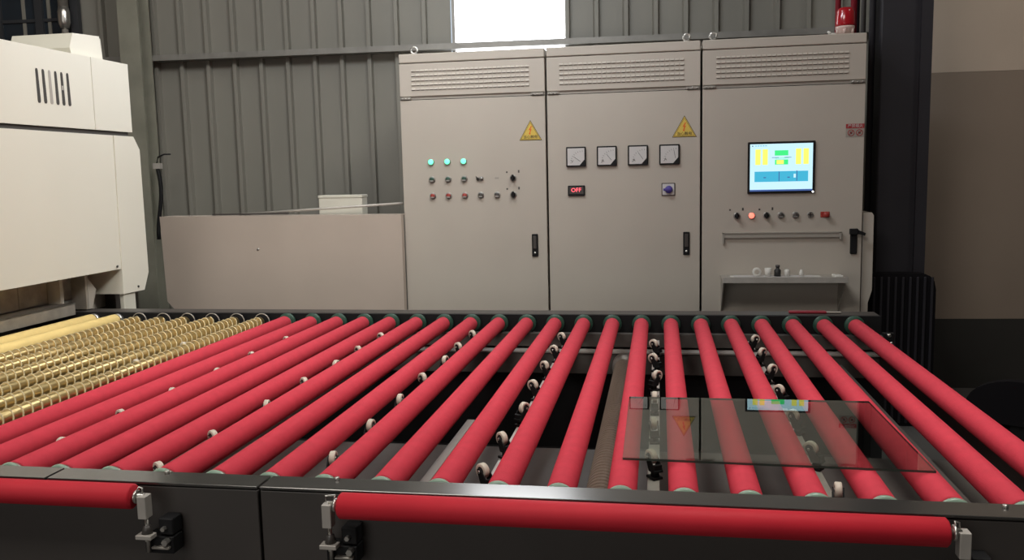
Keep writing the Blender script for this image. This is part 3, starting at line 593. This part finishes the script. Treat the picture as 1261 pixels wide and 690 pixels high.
# spiral brass rollers
sp = MB(); r = 0.0245; pit = 0.039; n = 16; y0, y1 = -0.05, 1.955; N = int((y1-y0)/pit*n)
sp = MB().tube([((r+0.0012)*math.cos(2*PI*q/n), y0+pit*q/n, (r+0.0012)*math.sin(2*PI*q/n)) for q in range(N)], 0.0028, 'rope', 5)
gproto = roller(tubeprof(-0.058, 1.960, r, 'brass'), 'brass', '', 'brass rollers with rope spirals')
put('rope_winding', sp, gproto)
put('flange', MB().ring((0, 1.985, 0), (0, 1, 0), 0.038, 0.011, 0.010, 'black', 24).ring((0, 1.979, 0), (0, 1, 0), 0.039, 0.035, 0.003, 'steel_dull', 24), gproto, label='black flange')
put('flange', MB().ring((0, -0.073, 0), (0, 1, 0), 0.0325, 0.011, 0.012, 'greenpale', 28), gproto, label='pale green flange')
for i in range(6):
    c = gproto if i == 0 else copy_tree(gproto)
    c.location = ((-1-i-14)*RP, 0, H); c.rotation_euler = (0, random.uniform(0, 6), 0)
    c['label'] = 'brass roller wound with a rope spiral, %s from the red rollers' % ORD[i]
yproto = roller(tubeprof(-0.058, 1.975, 0.031, 'yellow'), 'yellow', '', 'plain yellow rollers')
put('end_cap', MB().cyl((0, 1.975, 0), (0, 1.981, 0), 0.030, 'black', 20).lathe([(0.0305, 0), (0.0305, 0.018), (0.024, 0.023), (0, 0.023)], 'steel', (0, 1.981, 0), (0, 1, 0), 20), yproto, label='bright steel end cap')
for i in range(2):
    c = yproto if i == 0 else copy_tree(yproto)
    c.location = ((-7-i-14)*RP, 0, H)
    c['label'] = ['plain yellow roller next to the spiral brass rollers', 'plain yellow roller closest to the furnace housing'][i]

# glass sheet lying on the rollers
zg = H+RR+0.0005
s = MB(); P = [(-0.131, 0.611), (-0.128, 0.088), (0.507, 0.069), (0.499, 0.614)]; th = 0.005
top = [(x, y, zg+th) for x, y in P]; bot = [(x, y, zg) for x, y in P]
s.add(top, [(0, 1, 2, 3)], 'glass'); s.add(bot, [(3, 2, 1, 0)], 'glass')
s.add(top+bot, [(4, 5, 1, 0), (5, 6, 2, 1), (6, 7, 3, 2), (7, 4, 0, 3)], 'glassedge')
g = put('glass_sheet', s); tag(g, 'clear rectangular glass sheet lying on the red rollers at right', 'glass')

# lengthwise red rollers on the front panel, with their brackets
def front_roller(x0, x1, label, left, right):
    t = thing('side_roller', label, 'roller', (0, -0.2, 0.867), 0, 'red rollers along the front panel')
    R_ = 0.0256
    put('sleeve', MB().lathe([(0, 0), (R_-0.004, 0), (R_, 0.004), (R_, x1-x0-0.004), (R_-0.004, x1-x0), (0, x1-x0)], 'redfront', (x0, 0, 0), (1, 0, 0), 32, caps=False), t)
    put('shaft', MB().cyl((x0-0.022, 0, 0), (x1+0.022, 0, 0), 0.007, 'steel', 12), t)
    def bracket(xc, s):         # s = side on which the roller lies (+1: roller to the right)
        b = put('bracket', MB().box((xc-0.0095, -0.012, -0.044), (xc+0.0095, 0.012, 0.004), 'alum', 0.0012), t, label='pale machined bracket block')
        put('shaft_collar', MB().ring((xc+s*0.016, 0, 0), (1, 0, 0), 0.014, 0.006, 0.006, 'steel', 18), b)
        put('spring_clip', MB().tube([(xc-0.006, 0.004, 0.004), (xc-0.006, 0.006, 0.016), (xc+s*0.014, 0.006, 0.018), (xc+s*0.014, 0.000, 0.014)], 0.0018, 'steel', 6), b)
        put('stud', MB().cyl((xc+0.002, 0, -0.044), (xc+0.002, 0, -0.118), 0.004, 'steel', 10), b)
        put('spring_housing', MB().lathe([(0.004, 0), (0.012, 0), (0.007, 0.018), (0.004, 0.018)], 'frame', (xc+0.002, 0, -0.078), (0, 0, 1), 14), b)
        lp = put('lower_plate', MB().box((xc-0.016, -0.016, -0.086), (xc+0.019, 0.006, -0.077), 'alum', 0.001), t, label='pale steel mounting plate')
        put('nut', MB().cyl((xc+0.002, 0, -0.094), (xc+0.002, 0, -0.086), 0.006, 'steel', 6, smooth=False), lp)
        put('angle_bracket', MB().box((xc-0.012, 0.010, -0.125), (xc+0.052, 0.048, -0.088), 'black', 0.002).box((xc+0.020, 0.012, -0.085), (xc+0.052, 0.048, -0.050), 'black', 0.002), t, label='black mounting bracket')
        put('hex_bolt', MB().cyl((xc+0.040, 0.010, -0.096), (xc+0.040, -0.004, -0.096), 0.007, 'steel', 6, smooth=False).cyl((xc+0.034, 0.012, -0.070), (xc+0.034, 0.002, -0.070), 0.005, 'steel', 6, smooth=False), t)
        put('foot_plate', MB().box((xc+0.008, 0.0, -0.112), (xc+0.046, 0.012, -0.107), 'steel_dull', 0.001), t)
    if left is not None: bracket(left, 1)
    if right is not None: bracket(right, -1)
    return t
front_roller(-0.668, 0.448, 'thick red roller mounted lengthwise on the right half of the front panel', -0.692, 0.474)
front_roller(-2.25, -1.110, 'red lengthwise roller on the front panel at the left edge', None, -1.088)

# small things on the back rail and beyond
t = thing('red_tool', 'flat dark red handled tool lying on the back rail', 'tool', (0.50, 2.08, 0.884))
put('handle', MB().box((0, -0.015, 0.0005), (0.155, 0.015, 0.011), 'redpipe', 0.003), t)
put('blade', MB().box((0.155, -0.010, 0.002), (0.215, 0.010, 0.008), 'steel_dull', 0.001), t)
t = thing('rail_fitting', 'small bright steel fitting right of the last red roller', 'fitting', (0.875, 1.98, 0.80))
put('plate', MB().box((-0.015, -0.01, -0.06), (0.03, 0.015, 0.02), 'black', 0.002), t)
put('screw', MB().cyl((0.01, -0.012, 0.010), (0.01, 0.02, 0.010), 0.008, 'steel', 10), t)
put('screw', MB().cyl((0.02, -0.012, -0.022), (0.02, 0.02, -0.022), 0.006, 'steel', 10), t)
# dark chair in the shade at the right edge
t = thing('office_chair', 'black office chair in the dark corner behind the last roller', 'chair', (1.62, 2.45, 0), 2.6)
put('seat', MB().box((-0.23, -0.22, 0.30), (0.23, 0.22, 0.36), 'blacksoft', 0.02), t)
bk = [(-0.21, -0.02)]+[(-0.21*math.cos(PI*q/14), 0.06+0.14*math.sin(PI*q/14)) for q in range(15)]+[(0.21, -0.02)]
put('backrest', MB().prism([(x, 0.20, 0.38+z*0.9) for x, z in bk], (0, 0.05, 0), 'blacksoft'), t)
put('back_support', MB().box((-0.03, 0.20, 0.28), (0.03, 0.24, 0.42), 'black'), t)
put('column', MB().cyl((0, 0, 0.08), (0, 0, 0.30), 0.025, 'black', 12), t)
for k in range(5):
    a = k*2*PI/5; put('leg', MB().tube([(0, 0, 0.09), (0.25*math.cos(a), 0.25*math.sin(a), 0.055)], 0.014, 'black', 6), t)
    put('castor', MB().cyl((0.25*math.cos(a)-0.01, 0.25*math.sin(a), 0.025), (0.25*math.cos(a)+0.01, 0.25*math.sin(a), 0.025), 0.025, 'black', 12), t)
